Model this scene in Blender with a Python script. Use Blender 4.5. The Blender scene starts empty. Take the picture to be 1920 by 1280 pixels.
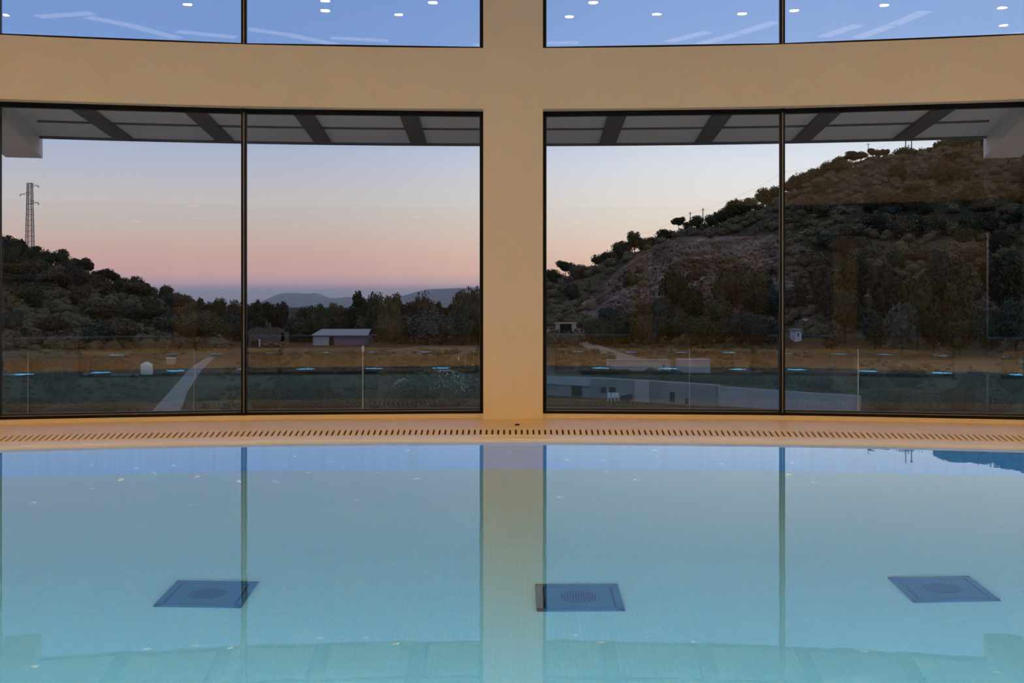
import bpy, bmesh, math, random
from mathutils import Vector, Matrix, noise
random.seed(7)
SC = bpy.context.scene
COL = SC.collection
PI = math.pi
F, VX, VY, H = 2300.0, 962.0, 555.0, 1.15      # focal length (px), vanishing point, eye height
CY = -6.5                                       # centre of the curved facade (0, CY)
rad = math.radians

# ------------------------------------------------------------------ helpers
def lin(r, g, b):
    f = lambda c: (c/255/12.92) if c/255 <= .04045 else ((c/255+.055)/1.055)**2.4
    return (f(r), f(g), f(b), 1)

class MB:
    def __init__(s): s.v = []; s.f = []
    def add(s, vs, fs):
        k = len(s.v); s.v += [tuple(p) for p in vs]; s.f += [tuple(i+k for i in f) for f in fs]; return s
    def frame_box(s, o, ax, ay, az, x0, x1, y0, y1, z0, z1):
        o, ax, ay, az = Vector(o), Vector(ax), Vector(ay), Vector(az)
        P = [o+ax*x+ay*y+az*z for z in (z0, z1) for (x, y) in ((x0, y0), (x1, y0), (x1, y1), (x0, y1))]
        return s.add(P, [(0, 3, 2, 1), (4, 5, 6, 7), (0, 1, 5, 4), (1, 2, 6, 5), (2, 3, 7, 6), (3, 0, 4, 7)])
    def box(s, x0, x1, y0, y1, z0, z1):
        return s.frame_box((0, 0, 0), (1, 0, 0), (0, 1, 0), (0, 0, 1), x0, x1, y0, y1, z0, z1)
    def arc_box(s, r0, r1, a0, a1, z0, z1, n):
        vs = []; fs = []
        for i in range(n+1):
            a = rad(a0+(a1-a0)*i/n)
            for (r, z) in ((r0, z0), (r1, z0), (r1, z1), (r0, z1)):
                vs.append((r*math.sin(a), CY+r*math.cos(a), z))
        for i in range(n):
            b = 4*i
            for j in range(4):
                fs.append((b+j, b+4+j, b+4+(j+1) % 4, b+(j+1) % 4))
        fs += [(0, 1, 2, 3), (4*n+3, 4*n+2, 4*n+1, 4*n)]
        return s.add(vs, fs)
    def tube(s, p, q, r0, r1=None, n=8, cap=True):
        r1 = r0 if r1 is None else r1
        p, q = Vector(p), Vector(q); d = (q-p).normalized()
        u = d.orthogonal().normalized(); w = d.cross(u)
        vs = [p+(u*math.cos(2*PI*i/n)+w*math.sin(2*PI*i/n))*r0 for i in range(n)]
        vs += [q+(u*math.cos(2*PI*i/n)+w*math.sin(2*PI*i/n))*r1 for i in range(n)]
        fs = [(i, (i+1) % n, n+(i+1) % n, n+i) for i in range(n)]
        if cap: fs += [tuple(range(n-1, -1, -1)), tuple(range(n, 2*n))]
        return s.add(vs, fs)
    def lathe(s, prof, n=20, o=(0, 0, 0), cap=True):
        vs = []; fs = []; m = len(prof)
        for (r, z) in prof:
            for i in range(n):
                vs.append((o[0]+r*math.cos(2*PI*i/n), o[1]+r*math.sin(2*PI*i/n), o[2]+z))
        for j in range(m-1):
            for i in range(n):
                fs.append((j*n+i, j*n+(i+1) % n, (j+1)*n+(i+1) % n, (j+1)*n+i))
        if cap: fs += [tuple(range(n-1, -1, -1)), tuple(range((m-1)*n, m*n))]
        return s.add(vs, fs)
    def mesh(s, name):
        me = bpy.data.meshes.new(name); me.from_pydata(s.v, [], s.f); me.update()
        bm = bmesh.new(); bm.from_mesh(me); bmesh.ops.recalc_face_normals(bm, faces=bm.faces); bm.to_mesh(me); bm.free()
        return me
    def build(s, name, mat, parent=None, bevel=0, smooth=False):
        me = s.mesh(name); return link(name, me, mat, parent, bevel, smooth)

def link(name, me, mat, parent=None, bevel=0, smooth=False):
    o = bpy.data.objects.new(name, me); COL.objects.link(o)
    if mat and not me.materials: me.materials.append(mat)
    if parent: o.parent = parent
    if bevel:
        b = o.modifiers.new('bevel', 'BEVEL'); b.width = bevel; b.segments = 2; b.limit_method = 'ANGLE'
    if smooth:
        for p in me.polygons: p.use_smooth = True
    return o
def empty(name, loc=(0, 0, 0), rz=0):
    o = bpy.data.objects.new(name, None); COL.objects.link(o); o.location = loc; o.rotation_euler = (0, 0, rz)
    o.empty_display_size = .2
    return o
def tag(o, label=None, cat=None, group=None, kind=None):
    if label: o['label'] = label
    if cat: o['category'] = cat
    if group: o['group'] = group
    if kind: o['kind'] = kind
    return o
def struct(o, label, cat):
    return tag(o, label, cat, kind='structure')
def copy_tree(o, parent=None):
    c = o.copy(); COL.objects.link(c)
    if parent: c.parent = parent
    for ch in list(o.children): copy_tree(ch, c)
    return c
def at(x, y, d):                       # point seen at pixel (x, y) when it stands d metres out
    return Vector(((x-VX)/F*d, d, H+(VY-y)/F*d))
def pol(r, a): return Vector((r*math.sin(rad(a)), CY+r*math.cos(rad(a)), 0))
def interp(t, pts):
    if t <= pts[0][0]: return pts[0][1]
    for (a, va), (b, vb) in zip(pts, pts[1:]):
        if t <= b: return va+(vb-va)*(t-a)/(b-a)
    return pts[-1][1]
def sstep(a, b, t):
    t = max(0, min(1, (t-a)/(b-a))); return t*t*(3-2*t)

# ------------------------------------------------------------------ materials
MT = {}
def mat(name, col, rough=.6, spec=.5, metal=0, var=0, vscale=4, col2=None, bump=0, bscale=60, emit=None, estr=0, rnd=0):
    m = bpy.data.materials.new(name); m.use_nodes = True; nt = m.node_tree; N = nt.nodes; L = nt.links
    b = N['Principled BSDF']; b.inputs['Roughness'].default_value = rough
    b.inputs['Specular IOR Level'].default_value = spec; b.inputs['Metallic'].default_value = metal
    b.inputs['Base Color'].default_value = col
    tc = N.new('ShaderNodeTexCoord')
    out = None
    if var or col2:
        nz = N.new('ShaderNodeTexNoise'); nz.inputs['Scale'].default_value = vscale; nz.inputs['Detail'].default_value = 6
        nz.inputs['Roughness'].default_value = .62
        L.new(tc.outputs['Object'], nz.inputs['Vector'])
        rp = N.new('ShaderNodeValToRGB'); rp.color_ramp.elements[0].position = .36; rp.color_ramp.elements[1].position = .66
        c2 = col2 or tuple(c*(1-var) for c in col[:3])+(1,)
        rp.color_ramp.elements[0].color = c2; rp.color_ramp.elements[1].color = col
        L.new(nz.outputs['Fac'], rp.inputs['Fac']); out = rp.outputs['Color']
    if rnd:
        oi = N.new('ShaderNodeObjectInfo'); hs = N.new('ShaderNodeHueSaturation')
        mr = N.new('ShaderNodeMapRange'); mr.inputs['To Min'].default_value = 1-rnd; mr.inputs['To Max'].default_value = 1+rnd
        mh = N.new('ShaderNodeMapRange'); mh.inputs['To Min'].default_value = .46; mh.inputs['To Max'].default_value = .54
        L.new(oi.outputs['Random'], mr.inputs['Value']); L.new(mr.outputs['Result'], hs.inputs['Value'])
        ml = N.new('ShaderNodeMath'); ml.operation = 'FRACT'; mm = N.new('ShaderNodeMath'); mm.operation = 'MULTIPLY'; mm.inputs[1].default_value = 7.31
        L.new(oi.outputs['Random'], mm.inputs[0]); L.new(mm.outputs[0], ml.inputs[0]); L.new(ml.outputs[0], mh.inputs['Value'])
        L.new(mh.outputs['Result'], hs.inputs['Hue'])
        if out: L.new(out, hs.inputs['Color'])
        else: hs.inputs['Color'].default_value = col
        out = hs.outputs['Color']
    if out: L.new(out, b.inputs['Base Color'])
    if bump:
        nb = N.new('ShaderNodeTexNoise'); nb.inputs['Scale'].default_value = bscale; nb.inputs['Detail'].default_value = 4
        L.new(tc.outputs['Object'], nb.inputs['Vector'])
        bp = N.new('ShaderNodeBump'); bp.inputs['Strength'].default_value = bump; bp.inputs['Distance'].default_value = .01
        L.new(nb.outputs['Fac'], bp.inputs['Height']); L.new(bp.outputs['Normal'], b.inputs['Normal'])
    if emit:
        b.inputs['Emission Color'].default_value = emit; b.inputs['Emission Strength'].default_value = estr
    MT[name] = m
    return m

def glass_mat(name, tint, f0=.042, tintedge=1):
    m = bpy.data.materials.new(name); m.use_nodes = True; nt = m.node_tree; N = nt.nodes; L = nt.links
    N.remove(N['Principled BSDF'])
    g = N.new('ShaderNodeNewGeometry'); d = N.new('ShaderNodeVectorMath'); d.operation = 'DOT_PRODUCT'
    L.new(g.outputs['Incoming'], d.inputs[0]); L.new(g.outputs['Normal'], d.inputs[1])
    ab = N.new('ShaderNodeMath'); ab.operation = 'ABSOLUTE'; L.new(d.outputs['Value'], ab.inputs[0])
    su = N.new('ShaderNodeMath'); su.operation = 'SUBTRACT'; su.inputs[0].default_value = 1; L.new(ab.outputs[0], su.inputs[1])
    pw = N.new('ShaderNodeMath'); pw.operation = 'POWER'; pw.inputs[1].default_value = 5; L.new(su.outputs[0], pw.inputs[0])
    ma = N.new('ShaderNodeMath'); ma.operation = 'MULTIPLY_ADD'; ma.inputs[1].default_value = 1-f0; ma.inputs[2].default_value = f0
    L.new(pw.outputs[0], ma.inputs[0])
    t = N.new('ShaderNodeBsdfTransparent'); t.inputs['Color'].default_value = tint
    gl = N.new('ShaderNodeBsdfGlossy'); gl.inputs['Roughness'].default_value = 0; gl.inputs['Color'].default_value = (1, 1, 1, 1)
    mx = N.new('ShaderNodeMixShader'); L.new(ma.outputs[0], mx.inputs[0]); L.new(t.outputs[0], mx.inputs[1]); L.new(gl.outputs[0], mx.inputs[2])
    L.new(mx.outputs[0], N['Material Output'].inputs['Surface'])
    MT[name] = m; return m

plaster = mat('warm_white_plaster', (.80, .715, .565, 1), .75, .3, var=.04, vscale=1.5, bump=.06, bscale=90)
deckm = mat('pool_deck_stone', (.88, .62, .31, 1), .40, .4, var=.07, vscale=3, bump=.03, bscale=140)
rimm = mat('pool_rim_stone', (.86, .76, .66, 1), .3, .5, var=.05, vscale=5)
ceilm = mat('ceiling_white', (.78, .74, .66, 1), .9, .2)
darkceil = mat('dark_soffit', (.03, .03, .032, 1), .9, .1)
blackmetal = mat('black_anodised_frame', (.006, .0055, .005, 1), .5, .2)
highlightm = mat('frame_highlight_grey', (.20, .20, .20, 1), .4, .5, metal=.3)  # lighter grey strips that paint the highlight line onto the black frames
gratem = mat('grating_plastic', (.86, .67, .43, 1), .5, .4)
darkch = mat('channel_dark', (.06, .045, .03, 1), .9, .1)
trimring = mat('lamp_trim', (.8, .8, .8, 1), .4)
lampm = mat('warm_lamp', (1, .8, .5, 1), .5, emit=(1, .60, .235, 1), estr=690)
lampd = mat('warm_lamp_dim', (1, .8, .5, 1), .5, emit=(1, .62, .26, 1), estr=90)
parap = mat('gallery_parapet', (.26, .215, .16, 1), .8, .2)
backw = mat('back_wall_render', (.45, .37, .27, 1), .8, .2)
slotm = mat('cove_light', (1, .9, .8, 1), .5, emit=(1, .86, .72, 1), estr=1.3)
poolm_l = mat('pool_lamp_blue', (.4, .7, 1, 1), .4, emit=(.09, .53, 1.0, 1), estr=74)
steel = mat('stainless', (.5, .5, .5, 1), .3, metal=1)
drainm = mat('drain_cover_blue_grey', (.04, .14, .19, 1), .6, .3, var=.1, vscale=8)
drainslot = mat('drain_slots', (.015, .03, .06, 1), .8, .2)
glassm = glass_mat('window_glass', (.95, .96, .965, 1))
balglass = glass_mat('balustrade_glass', (.86, .93, .92, 1))

def tile_mat(name, c1, c2, grout, sz):
    m = bpy.data.materials.new(name); m.use_nodes = True; N = m.node_tree.nodes; L = m.node_tree.links
    b = N['Principled BSDF']; b.inputs['Roughness'].default_value = .5; b.inputs['Specular IOR Level'].default_value = .1
    tc = N.new('ShaderNodeTexCoord'); br = N.new('ShaderNodeTexBrick')
    br.offset = 0; br.inputs['Color1'].default_value = c1; br.inputs['Color2'].default_value = c2; br.inputs['Mortar'].default_value = grout
    br.inputs['Scale'].default_value = 1; br.inputs['Brick Width'].default_value = sz; br.inputs['Row Height'].default_value = sz
    br.inputs['Mortar Size'].default_value = sz*.06
    L.new(tc.outputs['Object'], br.inputs['Vector']); L.new(br.outputs['Color'], b.inputs['Base Color'])
    MT[name] = m; return m
poolfloor = tile_mat('pool_mosaic_floor', (.38, .68, .61, 1), (.42, .72, .64, 1), (.36, .63, .57, 1), .025)
poolwall = tile_mat('pool_mosaic_wall', (.20, .46, .80, 1), (.22, .50, .84, 1), (.20, .45, .72, 1), .025)

def water_mat():
    m = bpy.data.materials.new('pool_water'); m.use_nodes = True; N = m.node_tree.nodes; L = m.node_tree.links
    N.remove(N['Principled BSDF'])
    g = N.new('ShaderNodeBsdfGlass'); g.inputs['IOR'].default_value = 1.333; g.inputs['Roughness'].default_value = 0
    g.inputs['Color'].default_value = (.97, 1, 1, 1)
    tc = N.new('ShaderNodeTexCoord'); mp = N.new('ShaderNodeMapping'); mp.inputs['Scale'].default_value = (1, .45, 1)
    nz = N.new('ShaderNodeTexNoise'); nz.inputs['Scale'].default_value = 5.5; nz.inputs['Detail'].default_value = 2
    L.new(tc.outputs['Object'], mp.inputs['Vector']); L.new(mp.outputs[0], nz.inputs['Vector'])
    bp = N.new('ShaderNodeBump'); bp.inputs['Strength'].default_value = .05; bp.inputs['Distance'].default_value = .006
    L.new(nz.outputs['Fac'], bp.inputs['Height']); L.new(bp.outputs['Normal'], g.inputs['Normal'])
    L.new(g.outputs[0], N['Material Output'].inputs['Surface']); return m
waterm = water_mat()

# ------------------------------------------------------------------ room shell
R0, RG, R1 = 18.0, 18.2, 18.38            # inner wall face, glass line, outer wall face
RE = 16.27                                 # far rim of the pool
AW = 39.9                                  # half angle of the facade
ZO, ZS, ZC = 2.905, 3.475, 6.0             # head of the lower openings, foot of the upper ones, ceiling
COLS = [-31.5, -15.75, 0, 15.75, 31.5]; CW = .89

def floor_mesh(outer, inner, z, thick=0):
    bm = bmesh.new()
    def loop(pts):
        vs = [bm.verts.new((p[0], p[1], z)) for p in pts]
        return [bm.edges.new((vs[i], vs[(i+1) % len(vs)])) for i in range(len(vs))]
    ed = loop(outer)
    if inner: ed += loop(inner)
    bmesh.ops.triangle_fill(bm, edges=ed, use_beauty=True)
    me = bpy.data.meshes.new('floor')
    for f in bm.faces:
        if f.normal.z < 0: f.normal_flip()
    bm.to_mesh(me); bm.free(); return me
PX, PY = 8.0, 3.2                          # half width and near rim of the pool
AE = math.degrees(math.asin(PX/RE))
pool_loop = [(-PX, PY), (PX, PY)]+[tuple(pol(RE, AE-2*AE*i/40)[:2]) for i in range(41)]
XW = R1*math.sin(rad(AW)); YW = CY+R1*math.cos(rad(AW))
room_loop = [(-XW, -12.2), (XW, -12.2)]+[tuple(pol(R1, AW-2*AW*i/60)[:2]) for i in range(61)]
struct(link('floor', floor_mesh(room_loop, pool_loop, 0), deckm), 'cream stone pool deck running round the pool up to the curved window wall', 'floor')
struct(link('pool_floor', floor_mesh(pool_loop, None, -1.39), poolfloor), 'pale aqua mosaic floor of the swimming pool under the water', 'pool floor')
w = MB()
for i in range(len(pool_loop)):
    a, b = pool_loop[i], pool_loop[(i+1) % len(pool_loop)]
    w.add([(a[0], a[1], -1.39), (b[0], b[1], -1.39), (b[0], b[1], 0), (a[0], a[1], 0)], [(0, 1, 2, 3)])
struct(w.build('pool_wall', poolwall), 'blue mosaic side wall of the swimming pool just under the far rim', 'pool wall')
struct(link('water_surface', floor_mesh([(x*1.0, y) for x, y in pool_loop], None, -.012), waterm), 'still turquoise swimming pool water mirroring the windows and the dusk sky', 'water')
struct(MB().arc_box(RE-.012, RE+.235, -AE, AE, -.03, .012, 80).build('trim_1', rimm, bevel=.006), 'pale stone rim along the far edge of the pool, beside the slotted grating', 'pool rim')

# overflow grating
og = empty('overflow_grating', pol(16.8, 0))
def keep(o, p):
    o.parent = p; o.matrix_parent_inverse = p.matrix_basis.inverted(); return o
keep(MB().arc_box(RE+.235, 17.06, -AE, AE, .001, .004, 80).build('channel', darkch), og)
g = MB(); step = math.degrees(.0492/16.8); n = int(2*AE/step)
for i in range(n):
    a = -AE+step*(i+.5); g.arc_box(16.56, 17.0, a-step*.33, a+step*.33, .004, .016, 1)
g.arc_box(RE+.235, 16.56, -AE, AE, .004, .016, 80); g.arc_box(17.0, 17.06, -AE, AE, .004, .016, 80)
keep(g.build('slotted_cover', gratem), og)
tag(og, 'cream slotted overflow grating curving along the far rim of the pool', 'pool grating')

fd = empty('deck_stud', at(970, 797, 1.15*F/(797-VY)))
fd.location.z = 0
s = MB().lathe([(.0, .0), (.022, .0), (.022, .008), (.014, .013), (0, .013)], 14).build('cap', drainslot, fd)
tag(fd, 'small dark stud in the pool deck in front of the central column', 'stud')

# facade: columns, spandrel, header, sills
CLAB = {0.0: 'cream central column between the two large windows', -15.75: 'cream column at the left end of the left-hand window, at the photo edge',
        15.75: 'cream column at the right end of the right-hand window, at the photo edge', -31.5: 'cream facade column far to the left', 31.5: 'cream facade column far to the right'}
for a in COLS:
    o = MB().arc_box(R0, R1, a-CW, a+CW, 0, ZC, 4).build('column', plaster)
    struct(o, CLAB[a], 'column')
    if a == 0: COL0 = o
sp = MB()
for a, b in zip([-AW]+[c+CW for c in COLS], [c-CW for c in COLS]+[AW]):
    sp.arc_box(R0, R1, a, b, ZO, ZS, 16)
    sp.arc_box(R0, R1, a, b, 5.75, ZC, 16)
    sp.arc_box(R0+.1, R1, a, b, 0, .035, 16)
struct(sp.build('wall_front', plaster), 'cream curved spandrel band between the lower and the upper windows', 'wall')

def facet(a0, a1, r=RG):
    p, q = pol(r, a0), pol(r, a1); t = (q-p); ln = t.length; t.normalize(); nn = Vector((-t.y, t.x, 0))
    return p, t, nn, ln
def window(idx, c0, c1, z0, z1, with_highlight, lab):
    a0, a1 = c0+CW, c1-CW; am = (7.98 if c0 == 0 else -7.98 if c1 == 0 else (a0+a1)/2)
    root = empty('window_%d' % idx, pol(RG, am)+Vector((0, 0, z0)))
    fr = MB(); bd = MB(); Z = Vector((0, 0, 1))
    for (b0, b1, s) in ((a0, am, 0), (am, a1, 1)):
        p, t, nn, ln = facet(b0, b1)
        fr.frame_box(p, t, nn, Z, 0, ln, -.03, .05, z0, z0+.030)
        fr.frame_box(p, t, nn, Z, 0, ln, -.005, .05, z0+.030, z0+.05)
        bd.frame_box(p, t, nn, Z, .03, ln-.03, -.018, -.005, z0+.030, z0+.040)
        fr.frame_box(p, t, nn, Z, 0, ln, -.03, .05, z1-.042, z1)
        j0 = (0, .034) if s == 0 else (ln-.034, ln)
        fr.frame_box(p, t, nn, Z, j0[0], j0[1], -.03, .05, z0, z1)
        gp = MB().frame_box(p, t, nn, Z, .012, ln-.012, .006, .030, z0+.03, z1-.03)
        keep(gp.build('glass_pane', glassm), root)
    keep(fr.build('window_frame', blackmetal), root)
    if with_highlight: keep(bd.build('bead_highlight', highlightm), root)
    p, t, nn, ln = facet(am-.2, am+.2)
    m = MB().frame_box(p, t, nn, Z, ln/2-.024, ln/2+.024, -.055, .06, z0, z1)
    mu = keep(m.build('mullion', blackmetal), root)
    m = MB().frame_box(p, t, nn, Z, ln/2-.004, ln/2+.006, -.062, -.055, z0+.03, z1-.04)  # grey strip painting the sheen line down the mullion
    keep(m.build('mullion_sheen_strip', highlightm), mu)
    struct(root, lab, 'window')
k = 1
names = ['far left', 'left', 'right', 'far right']
for i in range(4):
    window(k, COLS[i], COLS[i+1], .03, ZO, True, 'large black-framed two-pane lower window, %s of the central column' % ['far to the left', 'left', 'right', 'far to the right'][i]); k += 1
for i in range(4):
    window(k, COLS[i], COLS[i+1], ZS, 5.75, False, 'black-framed two-pane upper window above the cream band, %s of the central column' % ['far to the left', 'left', 'right', 'far to the right'][i]); k += 1

# side walls, ceilings, mezzanine and back of the hall (seen as reflections in the glass)
struct(MB().box(-XW-.25, -XW, -12.2, YW, 0, ZC).build('wall_left', plaster), 'cream left side wall of the pool hall', 'wall')
struct(MB().box(XW, XW+.25, -12.2, YW, 0, ZC).build('wall_right', plaster), 'cream right side wall of the pool hall', 'wall')
bw = MB()
for x0, x1 in ((-XW, -5.6), (.45, 3.6), (6.2, XW)): bw.box(x0, x1, -12.45, -12.2, 0, 2.95)
bw.box(-XW, XW, -12.45, -12.2, 2.95, ZC)
bw.box(-5.6, .45, -14.4, -14.2, 0, 2.95); bw.box(3.6, 6.2, -14.4, -14.2, 0, 2.95)
struct(bw.build('wall_back', backw), 'cream back wall of the pool hall with two dark openings', 'wall')
for x in (-4.4, .05, 5.0):
    struct(MB().box(x-.3, x+.3, -11.4, -10.9, 0, 2.9).build('column', plaster, bevel=.01), 'square cream column under the gallery near the back wall' if x < -1 else ('square cream column at the middle of the back wall' if x < 1 else 'square cream column at the right of the back wall'), 'column')
struct(link('ceiling', floor_mesh([(x*1.01, y) for x, y in room_loop], None, ZC), ceilm), 'white high ceiling over the pool', 'ceiling')
struct(MB().box(-XW, XW, -14.4, -.75, 2.95, 3.25).build('ceiling_low', darkceil), 'dark low ceiling under the gallery at the back of the hall', 'ceiling')
struct(MB().box(-XW, XW, -.75, -.6, 2.9, 4.0).build('wall_gallery', parap), 'cream gallery parapet across the hall', 'wall')

# downlights
dl = empty('downlight')
MB().lathe([(.075, 0), (.11, 0), (.11, -.018), (.085, -.022), (.078, -.004)], 24, cap=False).build('trim_ring', trimring, dl, smooth=True)
MB().lathe([(.0, -.002), (.078, -.002), (.078, -.008), (.0, -.008)], 20).build('lens', lampm, dl)
tag(dl, 'small round downlight in the high ceiling, mirrored as a white dot in the glass', 'downlight', 'downlights in the high ceiling')
spots = [(-9, 1.0), (-7.5, 1.4), (-6, 1.8), (-4.55, .3), (-3.2, 2.2), (-1.75, 2.3), (-.5, 2.2), (1.0, 2.15), (2.45, 1.95), (4.25, 1.0), (5.8, 1.8), (7.4, 1.4), (9, 1.0),
         (-1.75, 3.0), (0.0, 3.15), (4.25, -.45), (-4.0, -2.3), (-1.85, -2.7), (-.9, -2.6), (-.3, -2.0), (1.6, -2.4), (4.1, -1.95), (-6, 5.2), (6, 5.2), (-3.2, 5.9), (3.2, 5.9)]
for i, (x, y) in enumerate(spots):
    o = dl if i == 0 else copy_tree(dl); o.location = (x, y, ZC)
o = copy_tree(dl); o.location = (-2.5, -8.5, 2.95)
tag(o, 'small round downlight in the low ceiling under the gallery, mirrored in the glass', 'downlight', 'downlights in the low ceiling'); dl2 = o
for ch in o.children:
    if ch.name.startswith('lens'): ch.data = ch.data.copy(); ch.data.materials[0] = lampd
for x, y in [(-1.3, -6.4), (-.45, -5.4), (-2.1, -5.6), (-1.6, -7.3), (.3, -4.3), (-.7, -7.4), (-1.2, -11.6), (.5, -9.6), (2.2, -7.2), (3.0, -9.6), (1.7, -11.5), (-4.6, -11.6), (-4.0, -3), (3.2, -11.6), (8.5, -11.4), (-8.5, -11.4), (-2.8, -4.4), (-1.1, -1.6)]:
    c = copy_tree(dl2); c.location = (x, y, 2.95)
# cove light slots
sl = empty('light_slot')
MB().box(-.56, .56, -.14, .14, -.02, -.002).build('housing', trimring, sl)
MB().box(-.54, .54, -.13, .13, -.024, -.02).build('diffuser', slotm, sl)
tag(sl, 'slim linear light slot in the high ceiling, mirrored as a faint white streak', 'light', 'linear lights in the high ceiling')
for i, (x, y, a) in enumerate([(-2.75, .48, -28), (-1.1, .1, -6), (-1.96, -.1, -40), (-.1, -.67, -2), (2.05, -.07, 50), (2.75, .85, 55), (1.5, .25, 46), (-3.6, .75, 38), (4.7, -1.2, 20)]):
    o = sl if i == 0 else copy_tree(sl); o.location = (x, y, ZC-.001); o.rotation_euler.z = rad(a)

# underwater lamps in the near wall
pl = empty('pool_light')
def disc_y(r, y0, y1, n=24):
    m = MB(); return m.tube((0, y0, 0), (0, y1, 0), r, r, n)
disc_y(.18, 0, .02).build('bezel', steel, pl)
disc_y(.15, .02, .03).build('lens', poolm_l, pl)
tag(pl, 'round blue underwater lamp on the near pool wall, mirrored in the windows', 'pool light', 'underwater lamps')
for i, x in enumerate([-4.3, -3.2, -2.07, -.97, .13, 1.23, 2.33, 3.43, 4.53]):
    o = pl if i == 0 else copy_tree(pl); o.location = (x, PY, -.27)

# floor drains in the pool
dr = empty('pool_drain')
m = MB(); s = .215
for (x0, x1, y0, y1) in ((-s, s, -s, -s+.035), (-s, s, s-.035, s), (-s, -s+.035, -s, s), (s-.035, s, -s, s)): m.box(x0, x1, y0, y1, 0, .022)
m.build('rim', drainm, dr, bevel=.003)
MB().box(-s+.045, s-.045, -s+.045, s-.045, .0, .016).build('cover_plate', drainm, dr, bevel=.003)
MB().box(-s+.03, s-.03, -s+.03, s-.03, 0, .006).build('base_tray', drainslot, dr)
m = MB()
for i in range(-6, 7):
    hh = .09*math.sqrt(max(0, 1-(i/7)**2))
    m.box(i*.014-.0035, i*.014+.0035, -hh, hh, .016, .019)
m.build('slots', drainslot, dr)
for i, (x, y, l) in enumerate([(-1.545, 6.21, 'dark blue square drain on the pool floor, the left one, under the mullion reflection'), (.33, 6.19, 'dark square drain on the pool floor near the middle, beside the column reflection'), (2.19, 6.26, 'pale blue-grey square drain on the pool floor, the right one')]):
    o = dr if i == 0 else copy_tree(dr); o.location = (x, y, -1.39); tag(o, l, 'drain', 'pool floor drains')

# ------------------------------------------------------------------ terrace outside
terr_m = mat('terrace_paving', (.62, .60, .57, 1), .7, .3, var=.1, vscale=2)
soff = mat('canopy_soffit', (.85, .85, .87, 1), .8, .2)
slatm = mat('canopy_beam_dark', (.20, .19, .19, 1), .6, .3)
whitem = mat('canopy_white', (.82, .82, .82, 1), .7, .3)
struct(MB().arc_box(R1, 22.0, -AW, AW, -1.0, -.55, 50).build('terrace', terr_m), 'paved terrace outside below the windows', 'terrace')
struct(MB().arc_box(R0, R1, -AW, AW, -1.6, -.003, 40).build('trim_2', plaster), 'plinth wall under the windows', 'wall')
ca = empty('terrace_canopy', pol(20, 0)+Vector((0, 0, 2.97)))
keep(MB().arc_box(R1+.002, 21.12, -30, 30, 2.97, 3.22, 60).build('soffit', soff), ca)
keep(MB().arc_box(21.12, 21.2, -30, 30, 2.945, 3.25, 60).build('fascia', slatm), ca)
keep(MB().arc_box(19.80, 19.87, -14.4, 14.4, 2.955, 2.972, 40).build('groove_strip', slatm), ca)
for i in range(-4, 5):
    x = i*1.065; a = x/19.5*.62
    b = MB().frame_box((x, CY+math.sqrt(19.6**2-x*x), 0), (math.cos(a), -math.sin(a), 0), (math.sin(a), math.cos(a), 0), (0, 0, 1), -.09, .09, -1.25, 1.47, 2.93, 2.972)
    keep(b.build('rib', slatm), ca)
for s_ in (-1, 1):
    a = rad(15.3*s_)
    b = MB().frame_box((0, CY, 0), (math.cos(a), -math.sin(a), 0), (math.sin(a), math.cos(a), 0), (0, 0, 1), -.2, .2, R1+.01, 21.5, 2.755, 3.1)
    keep(b.build('end_beam', whitem), ca)
tag(ca, 'grey flat terrace canopy with dark ribs outside above the lower windows', 'canopy')

# glass balustrade
bal = []
for i in range(-5, 6):
    a0 = (683-962)/F*14.6; xs = a0+i*2.01
def px_ang(px):  # azimuth about the facade centre of the point on the balustrade arc under a pixel column
    u = (px-VX)/F; r = 21.1
    d = (-(-CY)+math.sqrt(max(0, CY*CY-(1+u*u)*(CY*CY-r*r))))/(1+u*u) if False else None
    lo, hi = 5.0, 16.0
    for _ in range(50):
        md = (lo+hi)/2
        if (u*md)**2+(md-CY)**2 < r*r: lo = md
        else: hi = md
    return math.degrees(math.atan2(u*lo, lo-CY))
joints = [px_ang(p) for p in (-480, -240, 55, 366, 683, 990, 1295, 1612, 1930, 2200)]
blab = ['far left', 'at the left photo edge', 'in front of the white tank', 'left of the post with the white clip', 'right of the post with the white clip', 'just right of the central column', 'in front of the long concrete building', 'at the right, before the dark trees', 'far right']
for i in range(9):
    a0, a1 = joints[i]+.03, joints[i+1]-.03
    root = empty('balustrade_panel', pol(21.1, (a0+a1)/2)+Vector((0, 0, -.55)))
    p, t, nn, ln = facet(a0, a1, 21.1)
    keep(MB().frame_box(p, t, nn, Vector((0, 0, 1)), 0, ln, 0, .012, -.52, .535).build('glass_sheet', balglass), root)
    keep(MB().frame_box(p, t, nn, Vector((0, 0, 1)), 0, ln, -.03, .042, -.56, -.46).build('base_channel', steel), root)
    keep(MB().frame_box(p, t, nn, Vector((0, 0, 1)), ln-(.012 if i in (3, 6) else .004), ln, -.002, .014, -.46, .535).build('edge_strip', MT.get('glass_edge') or mat('glass_edge', (.55, .58, .52, 1), .3, .5)), root)
    if i == 3:
        keep(MB().frame_box(p, t, nn, Vector((0, 0, 1)), ln-.02, ln+.012, -.02, .035, .49, .56).build('clip', whitem, bevel=.012), root)
    tag(root, 'frameless glass terrace balustrade panel, '+blab[i], 'balustrade', 'balustrade panels along the terrace')

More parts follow.
